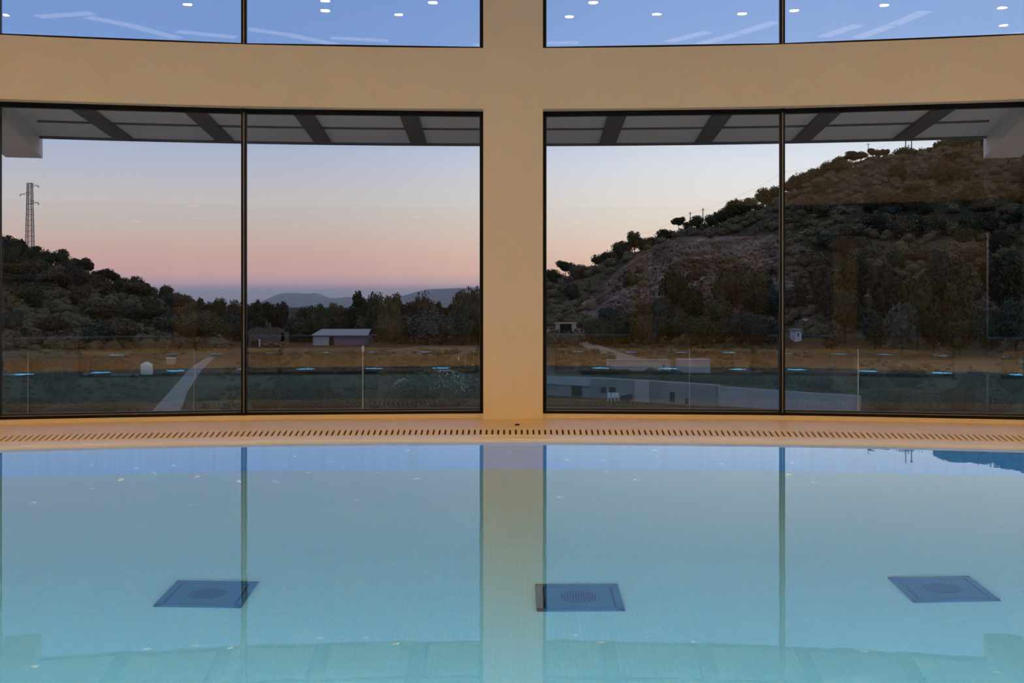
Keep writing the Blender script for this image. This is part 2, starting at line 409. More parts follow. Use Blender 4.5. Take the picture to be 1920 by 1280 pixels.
# ------------------------------------------------------------------ landscape
G0 = -9.5
LC = [(-2600, 345), (-900, 375), (0, 478), (60, 498), (115, 510), (200, 545), (260, 560), (310, 575), (340, 588), (400, 604), (460, 608), (540, 640), (560, 662)]
RC = [(900, 662), (960, 600), (1025, 534), (1080, 523), (1124, 508), (1165, 483), (1215, 464), (1272, 437), (1345, 422), (1410, 399), (1452, 378), (1500, 354), (1556, 328), (1640, 300), (1700, 296), (1772, 285), (1920, 262), (2500, 180), (4400, 120)]
def terr(X, Y, rough=True):
    u = VX+F*X/Y
    z = G0+6*(1-sstep(17, 42, Y))
    h = 0
    if u < 570:
        dl_ = 370; c = H+(VY-interp(u, LC))*dl_/F-G0
        h = max(0, c)*sstep(238, dl_, Y)*(1-.6*sstep(450, 800, Y))
    if u > 890:
        dr_ = interp(u, [(900, 400), (1100, 440), (1450, 470), (1800, 500)]); ft = interp(u, [(900, 330), (1100, 318), (1300, 290), (1500, 262), (1900, 235)])
        c = H+(VY-interp(u, RC))*dr_/F-G0
        t = max(0, min(1, (Y-ft)/(dr_-ft)))
        h = max(0, c)*(.55*t+.45*t*t*(3-2*t))*(1-.5*sstep(620, 880, Y))
    z += h
    if rough:
        k = min(1, h/8)
        z += k*(noise.noise((X/22, Y/22, 0))*1.6+noise.noise((X/7, Y/7, 3))*.6)+noise.noise((X/9, Y/9, 7))*.12
    return z
def hit(px, py, d0=45, d1=560):
    d = d0
    while d < d1:
        p = at(px, py, d)
        if p.z <= terr(p.x, p.y): return p
        d += .75
    return at(px, py, d1)
def stand(px, d):
    X = (px-VX)/F*d; return Vector((X, d, terr(X, d)))

def ground_mat():
    m = bpy.data.materials.new('dry_scrub_ground'); m.use_nodes = True; N = m.node_tree.nodes; L = m.node_tree.links
    b = N['Principled BSDF']; b.inputs['Roughness'].default_value = 1; b.inputs['Specular IOR Level'].default_value = .05
    tc = N.new('ShaderNodeTexCoord')
    def nz(sc, det, r=.6):
        n = N.new('ShaderNodeTexNoise'); n.inputs['Scale'].default_value = sc; n.inputs['Detail'].default_value = det; n.inputs['Roughness'].default_value = r
        L.new(tc.outputs['Object'], n.inputs['Vector']); return n
    def ramp(stops):
        r = N.new('ShaderNodeValToRGB'); e = r.color_ramp.elements
        while len(e) < len(stops): e.new(.5)
        for el, (p, c) in zip(e, stops): el.position = p; el.color = c
        return r
    a = nz(.045, 5); ra = ramp([(.38, (.034, .042, .024, 1)), (.5, (.056, .054, .034, 1)), (.60, (.078, .072, .046, 1))]); L.new(a.outputs['Fac'], ra.inputs['Fac'])
    c = nz(.9, 6, .7); rc = ramp([(.35, (.45, .45, .45, 1)), (.65, (1.25, 1.25, 1.25, 1))]); L.new(c.outputs['Fac'], rc.inputs['Fac'])
    mx = N.new('ShaderNodeMix'); mx.data_type = 'RGBA'; mx.blend_type = 'MULTIPLY'; mx.inputs['Factor'].default_value = 1
    L.new(ra.outputs[0], mx.inputs['A']); L.new(rc.outputs[0], mx.inputs['B']); L.new(mx.outputs['Result'], b.inputs['Base Color'])
    return m
groundm = ground_mat()
us = [-3200+i*26 for i in range(300)]
ds = [16.5*(1.031**i) for i in range(140)]
vs = []; fs = []
for d in ds:
    for u in us:
        X = (u-VX)/F*d; vs.append((X, d, terr(X, d)))
nu = len(us)
for j in range(len(ds)-1):
    for i in range(nu-1):
        b = j*nu+i; fs.append((b, b+1, b+nu+1, b+nu))
o = MB().add(vs, fs).build('ground', groundm, smooth=True)
struct(o, 'dark dry valley ground and scrubby hillsides outside the windows', 'ground')
plainm = mat('far_plain_scrub', (.06, .07, .045, 1), 1, .05, var=.4, vscale=.004)
struct(MB().box(-9000, 9000, 1150, 11000, -62, -60).build('far_plain', plainm), 'distant plain beyond the trees', 'plain')

# distant mountains
mtm = mat('mountain_scrub', (.055, .065, .06, 1), 1, .05, var=.3, vscale=.002)
def mountain(name, prof, d, depth, lab):
    V = []; Fc = []; xs = []
    n = 90; x0, x1 = prof[0][0], prof[-1][0]; rows = 12
    for j in range(rows+1):
        t = j/rows; yy = d+(t-.5)*depth; k = math.sin(PI*t)**.8
        for i in range(n+1):
            px = x0+(x1-x0)*i/n; top = H+(VY-interp(px, prof))*d/F
            X = (px-VX)/F*d
            V.append((X, yy, -62+(top+62)*k+noise.noise((X/300, yy/300, 1))*14*k*(1 if j != rows//2 else .4)))
    for j in range(rows):
        for i in range(n):
            b = j*(n+1)+i; Fc.append((b, b+1, b+n+2, b+n+1))
    o = MB().add(V, Fc).build(name, mtm, smooth=True); return tag(o, lab, 'mountain')
mountain('mountain', [(440, 595), (490, 575), (515, 566), (528, 552), (536, 549), (555, 550), (575, 551), (588, 549), (600, 556), (625, 559), (650, 556), (690, 562), (730, 572), (780, 590)], 6200, 1500, 'flat-topped blue mountain on the horizon above the ruin and shed')
mountain('mountain', [(650, 590), (720, 566), (745, 558), (770, 551), (800, 543), (850, 540), (890, 538), (950, 534), (1010, 545), (1080, 570), (1140, 590)], 5600, 1500, 'long blue mountain on the horizon above the trees beside the column')
# haze over the far plain
hz = MB().box(-5200, 5200, 3300, 7200, -59.5, 38).build('haze', None)
hm = bpy.data.materials.new('evening_haze'); hm.use_nodes = True; N = hm.node_tree.nodes; N.remove(N['Principled BSDF'])
vsn = N.new('ShaderNodeVolumeScatter'); vsn.inputs['Color'].default_value = (.82, .9, 1, 1); vsn.inputs['Density'].default_value = .00034
hm.node_tree.links.new(vsn.outputs[0], N['Material Output'].inputs['Volume']); hz.data.materials.append(hm)
tag(hz, 'thin blue evening haze over the far mountains', 'haze', kind='stuff')

# ------------------------------------------------------------------ vegetation
leafd = mat('leaf_dark_green', (.066, .078, .042, 1), .9, .1, var=.5, vscale=9, rnd=.35)
leafb = mat('leaf_brown_green', (.118, .096, .062, 1), .9, .1, var=.45, vscale=9, rnd=.3)
leafg = mat('leaf_blue_green', (.052, .082, .070, 1), .9, .1, var=.5, vscale=9, rnd=.3)
leafs = mat('leaf_silver_green', (.10, .125, .105, 1), .9, .1, var=.5, vscale=9, rnd=.2)
flowm = mat('white_blossom', (.45, .48, .47, 1), .9, .1, rnd=.1)
barkm = mat('bark_brown', (.055, .04, .03, 1), .95, .1, var=.4, vscale=6)

def leaf_cloud(m, c, r, n, sz, rnd):
    for _ in range(n):
        d = Vector((rnd.gauss(0, 1), rnd.gauss(0, 1), rnd.gauss(0, 1))).normalized()
        rr = rnd.uniform(.75, 1.18)
        p = Vector(c)+Vector((d.x*r[0], d.y*r[1], d.z*r[2]))*rr
        nn = (d+Vector((rnd.gauss(0, .6), rnd.gauss(0, .6), rnd.gauss(0, .6)))).normalized()
        u = nn.orthogonal().normalized(); w = nn.cross(u); a = rnd.uniform(0, PI)
        u, w = u*math.cos(a)+w*math.sin(a), w*math.cos(a)-u*math.sin(a)
        s1, s2 = sz*rnd.uniform(.6, 1.3), sz*rnd.uniform(.4, .9)
        m.add([p-u*s1-w*s2*.5, p+u*s1*.2-w*s2, p+u*s1+w*s2*.4, p-u*s1*.3+w*s2], [(0, 1, 2, 3)])
def blob(m, c, r, rnd):
    bm = bmesh.new(); bmesh.ops.create_icosphere(bm, subdivisions=2, radius=1)
    k = len(m.v); off = rnd.uniform(0, 50)
    for v in bm.verts:
        q = v.co*(.86+.28*noise.noise(v.co*2.2+Vector((off, 0, 0))))
        m.v.append((c[0]+q.x*r[0], c[1]+q.y*r[1], c[2]+q.z*r[2]))
    for f in bm.faces: m.f.append(tuple(k+v.index for v in f.verts))
    bm.free()
CR = {}
def crown(kind, seed):
    if (kind, seed) in CR: return CR[kind, seed]
    rnd = random.Random(hash_(kind)*31+seed); m = MB(); t = MB()
    if kind == 'round':
        parts = [((0, 0, .58), (.40, .40, .36))]+[((rnd.uniform(-.26, .26), rnd.uniform(-.26, .26), rnd.uniform(.36, .80)), [rnd.uniform(.16, .25)]*3) for _ in range(7)]
        tr = .3
    elif kind == 'pine':
        parts = [((rnd.uniform(-.3, .3), rnd.uniform(-.3, .3), rnd.uniform(.55, .86)), (lambda q: (q, q, q*.6))(rnd.uniform(.17, .28))) for _ in range(8)]+[((0, 0, .72), (.3, .3, .2))]
        tr = .6
    elif kind == 'tall':
        parts = [((rnd.uniform(-.1, .1), rnd.uniform(-.1, .1), z), (.3*w_, .3*w_, .15)) for z, w_ in ((.2, .85), (.33, 1), (.47, 1.05), (.6, .9), (.73, .7), (.86, .45))]+[((rnd.uniform(-.22, .22), rnd.uniform(-.22, .22), rnd.uniform(.2, .7)), [rnd.uniform(.1, .16)]*3) for _ in range(5)]
        tr = .2
    else:   # bush
        parts = [((rnd.uniform(-.32, .32), rnd.uniform(-.32, .32), rnd.uniform(.25, .55)), (lambda q: (q, q, q*.95))(rnd.uniform(.2, .36))) for _ in range(7)]+[((0, 0, .35), (.42, .42, .42))]
        tr = .15
    top = max(c[2]+r[2] for c, r in parts)
    for c, r in parts:
        blob(m, c, [q*.86 for q in r], rnd)
        leaf_cloud(m, c, r, int(110+620*r[0]*r[0]*4), .042, rnd)
    m.v = [(x, y, z/top) for x, y, z in m.v]
    t.tube((0, 0, -.06), (rnd.uniform(-.03, .03), 0, tr), .035, .022, 7)
    for _ in range(3): t.tube((0, 0, tr*.8), (rnd.uniform(-.2, .2), rnd.uniform(-.2, .2), tr+.18), .016, .008, 5)
    CR[kind, seed] = (m.mesh('crown_'+kind), t.mesh('trunk_'+kind)); return CR[kind, seed]
def hash_(s): return sum(ord(c)*(i+3) for i, c in enumerate(s))
MC = {}
def crown_obj(kind, seed, lm):
    cm, tm = crown(kind, seed)
    key = (kind, seed, lm.name)
    if key not in MC:
        c2 = cm.copy(); c2.materials.clear(); c2.materials.append(lm); MC[key] = c2
        if not tm.materials: tm.materials.append(barkm)
    return MC[key], tm
def plant(name, kind, p, wid, h, lm, label, cat, group=None):
    root = empty(name, p, random.uniform(0, 6.28)); cm, tm = crown_obj(kind, random.randint(0, 4), lm)
    c = link('crown' if cat == 'tree' else 'foliage', cm, None, root); c.scale = (wid, wid, h)
    t = link('trunk' if cat == 'tree' else 'stem', tm, None, root); t.scale = (min(wid, h*.7), min(wid, h*.7), h)
    tag(root, label, cat, group); return root
def sky_tree(px, ytop, wpx, d, kind, lm, label, group, base=None):
    p = stand(px, d); zt = H+(VY-ytop)*d/F; h = max(2.0, zt-p.z); w_ = wpx*d/F
    h = max(h, .8*w_); h = min(h, 13)
    p.z = zt-h
    return plant('tree', kind, p, w_/.85, h, lm, label, 'tree', group)

L1 = 'dark rounded tree on the skyline of the left wooded slope'; G1 = 'skyline trees on the left slope'
for px, y, w_ in [(-60, 425, 60), (-25, 432, 50), (5, 440, 60), (28, 447, 40), (62, 461, 26), (82, 472, 40), (115, 467, 32), (138, 484, 30), (160, 484, 28), (182, 506, 28), (202, 504, 36), (224, 520, 30), (256, 518, 34), (284, 538, 28), (309, 535, 27), (331, 548, 26), (352, 562, 26)]:
    sky_tree(px, y, w_, 362+random.uniform(-6, 6), random.choice(['round', 'round', 'pine']), random.choice([leafd, leafd, leafb]), L1, G1)
L2 = 'bushy tree in the dark tree belt behind the ruin and the shed'; G2 = 'trees of the belt behind the shed'
for px, y, w_ in [(375, 559, 42), (400, 566, 34), (412, 559, 26), (440, 563, 30), (462, 570, 26), (482, 563, 36), (503, 566, 30), (526, 566, 30), (585, 575, 36), (600, 573, 34), (632, 568, 34), (655, 580, 34), (672, 547, 52), (706, 549, 40), (735, 550, 34), (762, 566, 40), (795, 553, 44), (822, 566, 36), (842, 570, 40), (866, 545, 40), (893, 541, 40), (925, 545, 40), (955, 540, 40), (985, 535, 40)]:
    sky_tree(px, y, w_, random.uniform(285, 310), random.choice(['round', 'bush', 'round', 'tall'] if w_ > 30 else ['pine', 'round']), random.choice([leafd, leafd, leafb]), L2, G2)
plant('tree', 'bush', stand(806, 272), 11, 7.4, leafs, 'rounded grey-green tree in front of the tree belt left of the column', 'tree')
plant('tree', 'tall', stand(868, 270), 6.5, 10, leafg, 'tall blue-green tree at the right end of the belt beside the column', 'tree')
sky_tree(600, 570, 17, 290, 'pine', leafd, 'small umbrella-shaped pine rising above the trees left of the shed', None)
L2b = 'low dark tree filling the foot of the belt behind the shed and ruin'; G2b = 'low trees at the foot of the belt'
for px in list(range(372, 560, 17))+list(range(560, 1000, 18)):
    d = random.uniform(272, 292) if not 575 < px < 700 else random.uniform(285, 300)
    h = random.uniform(4.5, 7) if px < 560 else random.uniform(5, 7.5)
    if 455 < px < 545: h = 3.0; d = 292
    plant('tree', random.choice(['bush', 'round']), stand(px, d), random.uniform(5, 7), h, random.choice([leafd, leafb, leafd, leafg]), L2b, 'tree', G2b)
L3 = 'shadowy tree on the left wooded hillside below the skyline'; G3 = 'trees covering the left hillside'
for j in range(52):
    px = random.uniform(-90, 395); d = random.uniform(236, 356)
    lo = interp(px, [(0, 0), (200, 10), (330, 40), (400, 60)])
    p = stand(px, d)
    plant('tree', random.choice(['bush', 'round', 'round', 'pine']), p, random.uniform(5.5, 8), random.uniform(4.6, 6.6), random.choice([leafb, leafb, leafd, leafd, leafg]), L3, 'tree', G3)

# right hill
L4 = 'dark tree standing on the skyline of the right-hand hill'; G4 = 'skyline trees on the right hill'
def ridge(px): return interp(px, [(900, 400), (1100, 440), (1450, 470), (1800, 500)])
for px, y, w_ in [(1035, 505, 34), (1082, 496, 30), (1105, 500, 30), (1124, 477, 32), (1145, 470, 30), (1165, 452, 30), (1215, 446, 30), (1246, 430, 36), (1290, 416, 20), (1307, 404, 28), (1332, 402, 26), (1346, 396, 24), (1362, 388, 26), (1393, 378, 30), (1488, 336, 28), (1513, 322, 30), (1541, 312, 30), (1585, 300, 30), (1680, 290, 30), (1228, 444, 26), (1377, 374, 38), (1408, 370, 30), (1431, 352, 30), (1452, 349, 22), (1480, 342, 30), (1500, 325, 32), (1527, 316, 30), (1556, 302, 34), (1700, 275, 38), (1727, 281, 28), (1750, 276, 26), (1772, 260, 40), (1800, 252, 50), (1835, 250, 44), (1870, 246, 50), (1905, 240, 50), (1945, 236, 50)]:
    sky_tree(px, y, w_, ridge(px)-4, random.choice(['round', 'bush', 'round']), random.choice([leafd, leafd, leafb]), L4, G4)
sky_tree(1060, 489, 26, 436, 'pine', leafd, 'small spreading tree on the skyline just right of the central column', None)
sky_tree(1190, 433, 27, 442, 'round', leafd, 'taller rounded tree standing on the skyline above the rock face', None)
sky_tree(1272, 407, 19, 452, 'pine', leafd, 'small mushroom-shaped pine alone on the skyline of the right hill', None)
for px, y, w_, l in [(1574, 293, 24, 'first and lowest of the airy pines in the row near the hilltop'), (1598, 284, 27, 'largest pine of the airy row near the hilltop'), (1614, 284, 22, 'pine just right of the largest one in the hilltop row'), (1636, 278, 15, 'slim pine by the thin pole in the hilltop row'), (1649, 281, 16, 'umbrella pine second from the right end of the hilltop row'), (1661, 280, 15, 'umbrella pine at the right end of the hilltop row')]:
    sky_tree(px, y, w_, ridge(px)+2, 'pine', leafd, l, 'airy pines near the hilltop')
L5 = 'scrubby tree on the slope of the right-hand hill'; G5 = 'trees on the right hillside'
cnt = 0
def in_cliff(px, py): return 1120 < px < 1475 and interp(px, [(1120, 560), (1180, 490), (1230, 446), (1480, 436)]) < py < interp(px, [(1120, 600), (1250, 590), (1330, 530), (1480, 545)])
while cnt < 88:
    px = random.uniform(1025, 2000); py = random.uniform(280, 600)
    if py < interp(px, RC)+8 or (in_cliff(px, py) and random.random() > .12): continue
    p = hit(px, py+14)
    if p.y > 540 or p.y < 262: continue
    plant('tree', random.choice(['bush', 'bush', 'round', 'pine']), p-Vector((0, 0, .2)), random.uniform(5, 8.5), random.uniform(4.2, 6.4), random.choice([leafb, leafb, leafd, leafd, leafg]), L5, 'tree', G5); cnt += 1
L6 = 'big dark tree massed in front of the rock face'; G6 = 'dark trees in front of the rock face'
for px, y, d, w_, lm in [(1268, 508, 318, 62, leafd), (1300, 540, 312, 50, leafd), (1372, 497, 310, 70, leafb), (1415, 505, 306, 62, leafd), (1440, 540, 300, 50, leafg), (1345, 560, 300, 56, leafd), (1240, 560, 316, 50, leafg)]:
    sky_tree(px, y, w_, d, 'round', lm, L6, G6)
L7 = 'low dark bushy tree at the foot of the right hill behind the concrete blocks'; G7 = 'bushy trees at the foot of the right hill'
for px, y, w_ in [(1120, 600, 34), (1142, 592, 40), (1168, 588, 40), (1195, 596, 44), (1222, 590, 40), (1250, 596, 50), (1280, 604, 46), (1310, 592, 50), (1340, 606, 50), (1370, 600, 56), (1400, 585, 54), (1432, 600, 50)]:
    sky_tree(px, y, w_, random.uniform(262, 285), 'bush', random.choice([leafd, leafg, leafd, leafb]), L7, G7)
L8 = 'tall dark tree in the gloomy grove at the right edge of the valley'; G8 = 'trees in the right-hand grove'
for px, y, d, w_, lm in [(1500, 520, 296, 44, leafb), (1548, 500, 282, 50, leafb), (1585, 540, 260, 60, leafd), (1600, 480, 284, 60, leafd), (1665, 500, 250, 60, leafg), (1720, 520, 236, 64, leafd), (1690, 570, 214, 60, leafs), (1765, 470, 265, 60, leafg), (1800, 500, 262, 66, leafd), (1750, 585, 220, 50, leafd), (1800, 600, 222, 50, leafd), (1850, 590, 218, 56, leafg), (1905, 560, 215, 60, leafg), (1880, 480, 262, 70, leafd), (1930, 470, 262, 70, leafd), (1640, 590, 232, 44, leafg), (1560, 600, 245, 50, leafb), (1960, 520, 230, 70, leafd)]:
    sky_tree(px, y, w_, d, random.choice(['round', 'round', 'tall']), lm, L8, G8)

# scrub understory (uncountable)
def scrub(name, n, gen, lm, label, sz=(1.2, 2.4)):
    m = MB(); rnd = random.Random(5)
    for _ in range(n):
        p = gen(rnd)
        if p is None: continue
        r = rnd.uniform(*sz); c = (p.x, p.y, p.z+r*.35)
        blob(m, c, (r, r, r*.75), rnd); leaf_cloud(m, c, (r*1.1, r*1.1, r*.85), 26, .35*r/1.6, rnd)
    return tag(m.build(name, lm), label, 'scrub', kind='stuff')
def g_left(r):
    d = r.uniform(236, 372); return stand(r.uniform(-1500, 420) if r.random() < .55 else r.uniform(-60, 420), d)
def g_right(r):
    for _ in range(20):
        px = r.uniform(1010, 2050); d = r.uniform(270, 500)
        p = stand(px, d); py = VY-(p.z-H)*F/d
        if not in_cliff(px, py) or r.random() < .10: return p+Vector((0, -5 if in_cliff(px, py) else 0, 0))
scrub('undergrowth', 900, g_left, leafb, 'brownish undergrowth between the trees of the left hillside')
scrub('undergrowth', 1500, g_right, leafb, 'brown-green scrub covering the right hillside between its trees')
def g_field(r):
    for _ in range(30):
        px = r.uniform(-50, 1000); py = r.uniform(655, 772)
        if abs(px-interp(py, [(655, 410), (668, 398), (765, 315)])) < 36: continue
        return hit(px, py)
scrub('weeds', 520, g_field, leafd, 'low dark weeds scattered over the field left of the column', (.25, .55))
def g_field2(r):
    px = r.uniform(1440, 2000); return hit(px, r.uniform(655, 770))
scrub('weeds', 260, g_field2, leafg, 'low dark weeds over the waste ground at the right', (.3, .7))

def g_olive(r):
    px = r.uniform(462, 900); return hit(px, r.uniform(662, 697))
scrub('weeds', 210, g_olive, leafd, 'olive low bushes between the shed and the hedge row', (.4, .95))
def g_bank(r):
    px = r.uniform(1028, 1460); py = r.uniform(652, 700)
    if interp(px, [(1028, 0), (1060, 1), (1200, 1), (1240, 0)]) and abs(px-interp(py, [(634, 1077), (646, 1103), (662, 1143), (676, 1190)])) < 30: return None
    return hit(px, py)
scrub('weeds', 240, g_bank, leafd, 'dark olive bushes on the bank above the concrete blocks', (.4, 1.1))
# rock face
rockm = bpy.data.materials.new('rock_face'); rockm.use_nodes = True; N = rockm.node_tree.nodes; L = rockm.node_tree.links
b = N['Principled BSDF']; b.inputs['Roughness'].default_value = 1; b.inputs['Specular IOR Level'].default_value = .1
tc = N.new('ShaderNodeTexCoord'); nz = N.new('ShaderNodeTexNoise'); nz.inputs['Scale'].default_value = .32; nz.inputs['Detail'].default_value = 10; nz.inputs['Roughness'].default_value = .72
L.new(tc.outputs['Object'], nz.inputs['Vector']); rp = N.new('ShaderNodeValToRGB'); e = rp.color_ramp.elements
e[0].position = .38; e[0].color = (.07, .06, .045, 1); e[1].position = .66; e[1].color = (.30, .245, .225, 1); q = e.new(.5); q.color = (.165, .125, .11, 1)
L.new(nz.outputs['Fac'], rp.inputs['Fac'])
n2 = N.new('ShaderNodeTexNoise'); n2.inputs['Scale'].default_value = .075; n2.inputs['Detail'].default_value = 5; L.new(tc.outputs['Object'], n2.inputs['Vector'])
r2_ = N.new('ShaderNodeValToRGB'); r2_.color_ramp.elements[0].position = .42; r2_.color_ramp.elements[0].color = (.58, .50, .42, 1); r2_.color_ramp.elements[1].position = .6
mxr = N.new('ShaderNodeMix'); mxr.data_type = 'RGBA'; mxr.blend_type = 'MULTIPLY'; mxr.inputs['Factor'].default_value = 1
L.new(n2.outputs['Fac'], r2_.inputs['Fac']); L.new(rp.outputs[0], mxr.inputs['A']); L.new(r2_.outputs[0], mxr.inputs['B']); L.new(mxr.outputs['Result'], b.inputs['Base Color'])
RT = [(1085, 570), (1130, 530), (1180, 487), (1230, 447), (1300, 441), (1500, 436)]; RB = [(1085, 590), (1150, 606), (1250, 600), (1400, 590), (1500, 585)]
def hitc(a_, b_):
    px = 1085+415*a_; return hit(px, interp(px, RT)*(1-b_)+interp(px, RB)*b_+2)
vs = []; fs = []; nx, ny = 190, 110; CG = {}
for j in range(ny+1):
    for i in range(nx+1):
        s_, t = i/nx, j/ny
        px = 1085+(1500-1085)*s_
        yt = interp(px, [(1085, 570), (1130, 530), (1180, 487), (1230, 447), (1300, 441), (1500, 436)]); yb = interp(px, [(1085, 590), (1150, 606), (1250, 600), (1400, 590), (1500, 585)])
        py = yt+(yb-yt)*t
        def cb(i_, j_):
            if (i_, j_) not in CG: CG[i_, j_] = hitc(i_/38, j_/22)
            return CG[i_, j_]
        fi, fj = min(s_*38, 37.999), min(t*22, 21.999); i0, j0 = int(fi), int(fj); a_, b_ = fi-i0, fj-j0
        base = cb(i0, j0).lerp(cb(i0+1, j0), a_).lerp(cb(i0, j0+1).lerp(cb(i0+1, j0+1), a_), b_)
        edge = min(1, 6*min(s_, 1-s_, t, 1-t))
        q = Vector((px/26, py/26, 0))
        r = 6*abs(noise.noise(q))+4*abs(noise.noise(q*2.1))+2.6*abs(noise.noise(q*4.7))+1.6*noise.noise(q*9.3)+2.0*noise.noise(Vector((px/11, py/30, 5)))
        vs.append((base.x+edge*1.4*noise.noise(q*6+Vector((9, 0, 0))), base.y-edge*(2.5+r)-.2, base.z+edge*(.8+1.2*noise.noise(q*7+Vector((0, 9, 0))))))
for j in range(ny):
    for i in range(nx):
        b_ = j*(nx+1)+i; fs.append((b_, b_+1, b_+nx+2, b_+nx+1))
tag(MB().add(vs, fs).build('rock_face', rockm, smooth=False), 'bare greyish-pink quarried rock face on the right hill', 'cliff')

# ------------------------------------------------------------------ built things in the valley
concm = mat('weathered_concrete', (.25, .27, .30, 1), .9, .2, var=.28, vscale=.6)
concl = mat('pale_concrete', (.36, .39, .45, 1), .9, .2, var=.2, vscale=.8)
holem = mat('dark_opening', (.02, .022, .026, 1), .9, .1)
stonem = mat('ruin_stone', (.17, .13, .11, 1), .95, .1, col2=(.08, .06, .05, 1), vscale=1.6, bump=.4, bscale=6)
beigem = mat('beige_render', (.58, .41, .33, 1), .9, .1, var=.15, vscale=.9)
tilem = mat('clay_coping', (.15, .075, .06, 1), .9, .1)
shedw = mat('shed_wall_blue_grey', (.14, .14, .19, 1), .8, .2, var=.2, vscale=1)
shedr = mat('shed_roof_metal', (.26, .28, .32, 1), .6, .4, var=.15, vscale=1)
white_p = mat('white_paint', (.62, .64, .68, 1), .7, .3)
redm = mat('faded_red_paint', (.22, .05, .035, 1), .6, .3, var=.3, vscale=3)
rubber = mat('rubber', (.02, .02, .02, 1), .9)
galv = mat('galvanised_steel', (.10, .09, .09, 1), .6, .4)
woodp = mat('pole_wood', (.05, .042, .035, 1), .9)
pathm = mat('pale_concrete_track', (.25, .26, .29, 1), .9, .1, var=.25, vscale=.5)
dirtm = mat('dirt_road', (.28, .23, .20, 1), .95, .1, var=.3, vscale=.4)
drym = mat('dry_grass_bank', (.15, .125, .08, 1), 1, .05, col2=(.08, .07, .042, 1), vscale=.5)

def strip(name, pts, m, label, cat, lift=.06):
    V = []; Fc = []; rows = []
    for (xa, xb, y), (xa2, xb2, y2) in zip(pts, pts[1:]):
        for k_ in range(8):
            t = k_/8; rows.append((xa+(xa2-xa)*t, xb+(xb2-xb)*t, y+(y2-y)*t))
    rows.append(pts[-1])
    for a, b_, y in rows:
        for k_ in range(5):
            p = hit(a+(b_-a)*k_/4, y); p.z = terr(p.x, p.y)+lift; V.append(p)
    for j in range(len(rows)-1):
        for i in range(4):
            q = j*5+i; Fc.append((q, q+1, q+6, q+5))
    return struct(MB().add(V, Fc).build(name, m), label, cat)
strip('path', [(285, 338, 772), (318, 352, 735), (340, 368, 710), (352, 378, 695), (372, 392, 680), (390, 404, 670)], pathm, 'pale concrete track running up the field left of the first mullion', 'path')
strip('path', [(1062, 1092, 634), (1086, 1120, 646), (1122, 1165, 662), (1165, 1215, 676)], dirtm, 'dirt road sloping down from the beige gateway', 'path')
strip('verge', [(-30, 240, 668), (-30, 250, 661), (-30, 245, 655)], drym, 'brown earth strip at the foot of the left hillside', 'verge', .05)
strip('verge', [(330, 395, 672), (350, 400, 662), (365, 440, 652)], drym, 'dry grass bank beside the top of the concrete track', 'verge', .05)
strip('verge', [(690, 880, 668), (720, 895, 658), (790, 895, 648)], drym, 'pale dry grass strip in front of the tree belt', 'verge', .05)
strip('verge', [(1600, 1960, 702), (1600, 1960, 690), (1600, 1960, 676)], drym, 'dry earth bank under the right-hand grove', 'verge', .05)

# lattice pylon
py_ = empty('lattice_pylon', stand(56, 366)); d = 366; sc = d/F
p0 = py_.location; hb = (H+(VY-343)*sc)-p0.z
m = MB(); wb, wt = 1.05, .62
def cor(t, k_): w_ = wb+(wt-wb)*t; s1 = (-1, 1, 1, -1)[k_]; s2 = (-1, -1, 1, 1)[k_]; return Vector((s1*w_, s2*w_, hb*t))
for k_ in range(4): m.tube(cor(0, k_), cor(1, k_), .11, .10, 5)
nl = 15
for i in range(nl):
    for k_ in range(4):
        m.tube(cor(i/nl, k_), cor((i+1)/nl, (k_+1) % 4), .055, .055, 4); m.tube(cor(i/nl, (k_+1) % 4), cor((i+1)/nl, k_), .055, .055, 4)
        m.tube(cor((i+1)/nl, k_), cor((i+1)/nl, (k_+1) % 4), .055, .055, 4)
m.build('lattice_mast', galv, py_)
for (ya, x1) in ((347, 72), (363, 38), (379, 72)):
    z = H+(VY-ya)*sc-p0.z; xe = (x1-56)*sc*(1.0)
    a = MB(); a.tube((0, 0, z+.5), (xe, 0, z-.2), .08, .06, 5); a.tube((0, 0, z-.4), (xe, 0, z-.2), .08, .06, 5)
    ar = a.build('crossarm', galv, py_)
    MB().lathe([(.10, 0), (.16, .15), (.10, .3), (.16, .45), (.08, .6)], 8, (xe, 0, z-.8)).build('insulator', galv, ar)
tag(py_, 'steel lattice power pylon rising from the trees on the left hill', 'pylon')

# poles and wires on the right ridge
poles = []
for px, yt, yb, r, lab in [(1294, 397, 425, .14, 'thin pole on the right ridge just right of the mushroom-shaped pine'), (1318, 390, 412, .16, 'pole with a short crossarm on the right ridge above the rock face'),
                           (1470, 320, 350, .2, 'pole on the right ridge just right of the window mullion'), (1628, 268, 300, .12, 'thin pole among the airy hilltop pines'),
                           (1698, 254, 280, .2, 'left pole of the pair on top of the hill'), (1709, 254, 280, .2, 'right pole of the pair on top of the hill'), (1745, 276, 300, .12, 'short thin pole right of the hilltop pair')]:
    d = ridge(px)+1; p = stand(px, d); zt = H+(VY-yt)*d/F
    root = empty('utility_pole', p)
    MB().tube((0, 0, -.3), (0, 0, zt-p.z), r*1.2, r, 7).build('shaft', woodp, root)
    MB().box(-.7, .7, -.06, .06, zt-p.z-.7, zt-p.z-.55).build('crossarm', woodp, root)
    tag(root, lab, 'pole', 'poles on the right ridge'); poles.append((root, Vector((p.x, p.y, zt-.5))))
def wire(a, b_, sag, lab):
    m = MB(); q = [a.lerp(b_, i/16)-Vector((0, 0, sag*4*(i/16)*(1-i/16))) for i in range(17)]
    for p0_, p1_ in zip(q, q[1:]): m.tube(p0_, p1_, .022, n=4)
    tag(m.build('power_line', woodp), lab, 'wire', 'power lines on the right ridge')
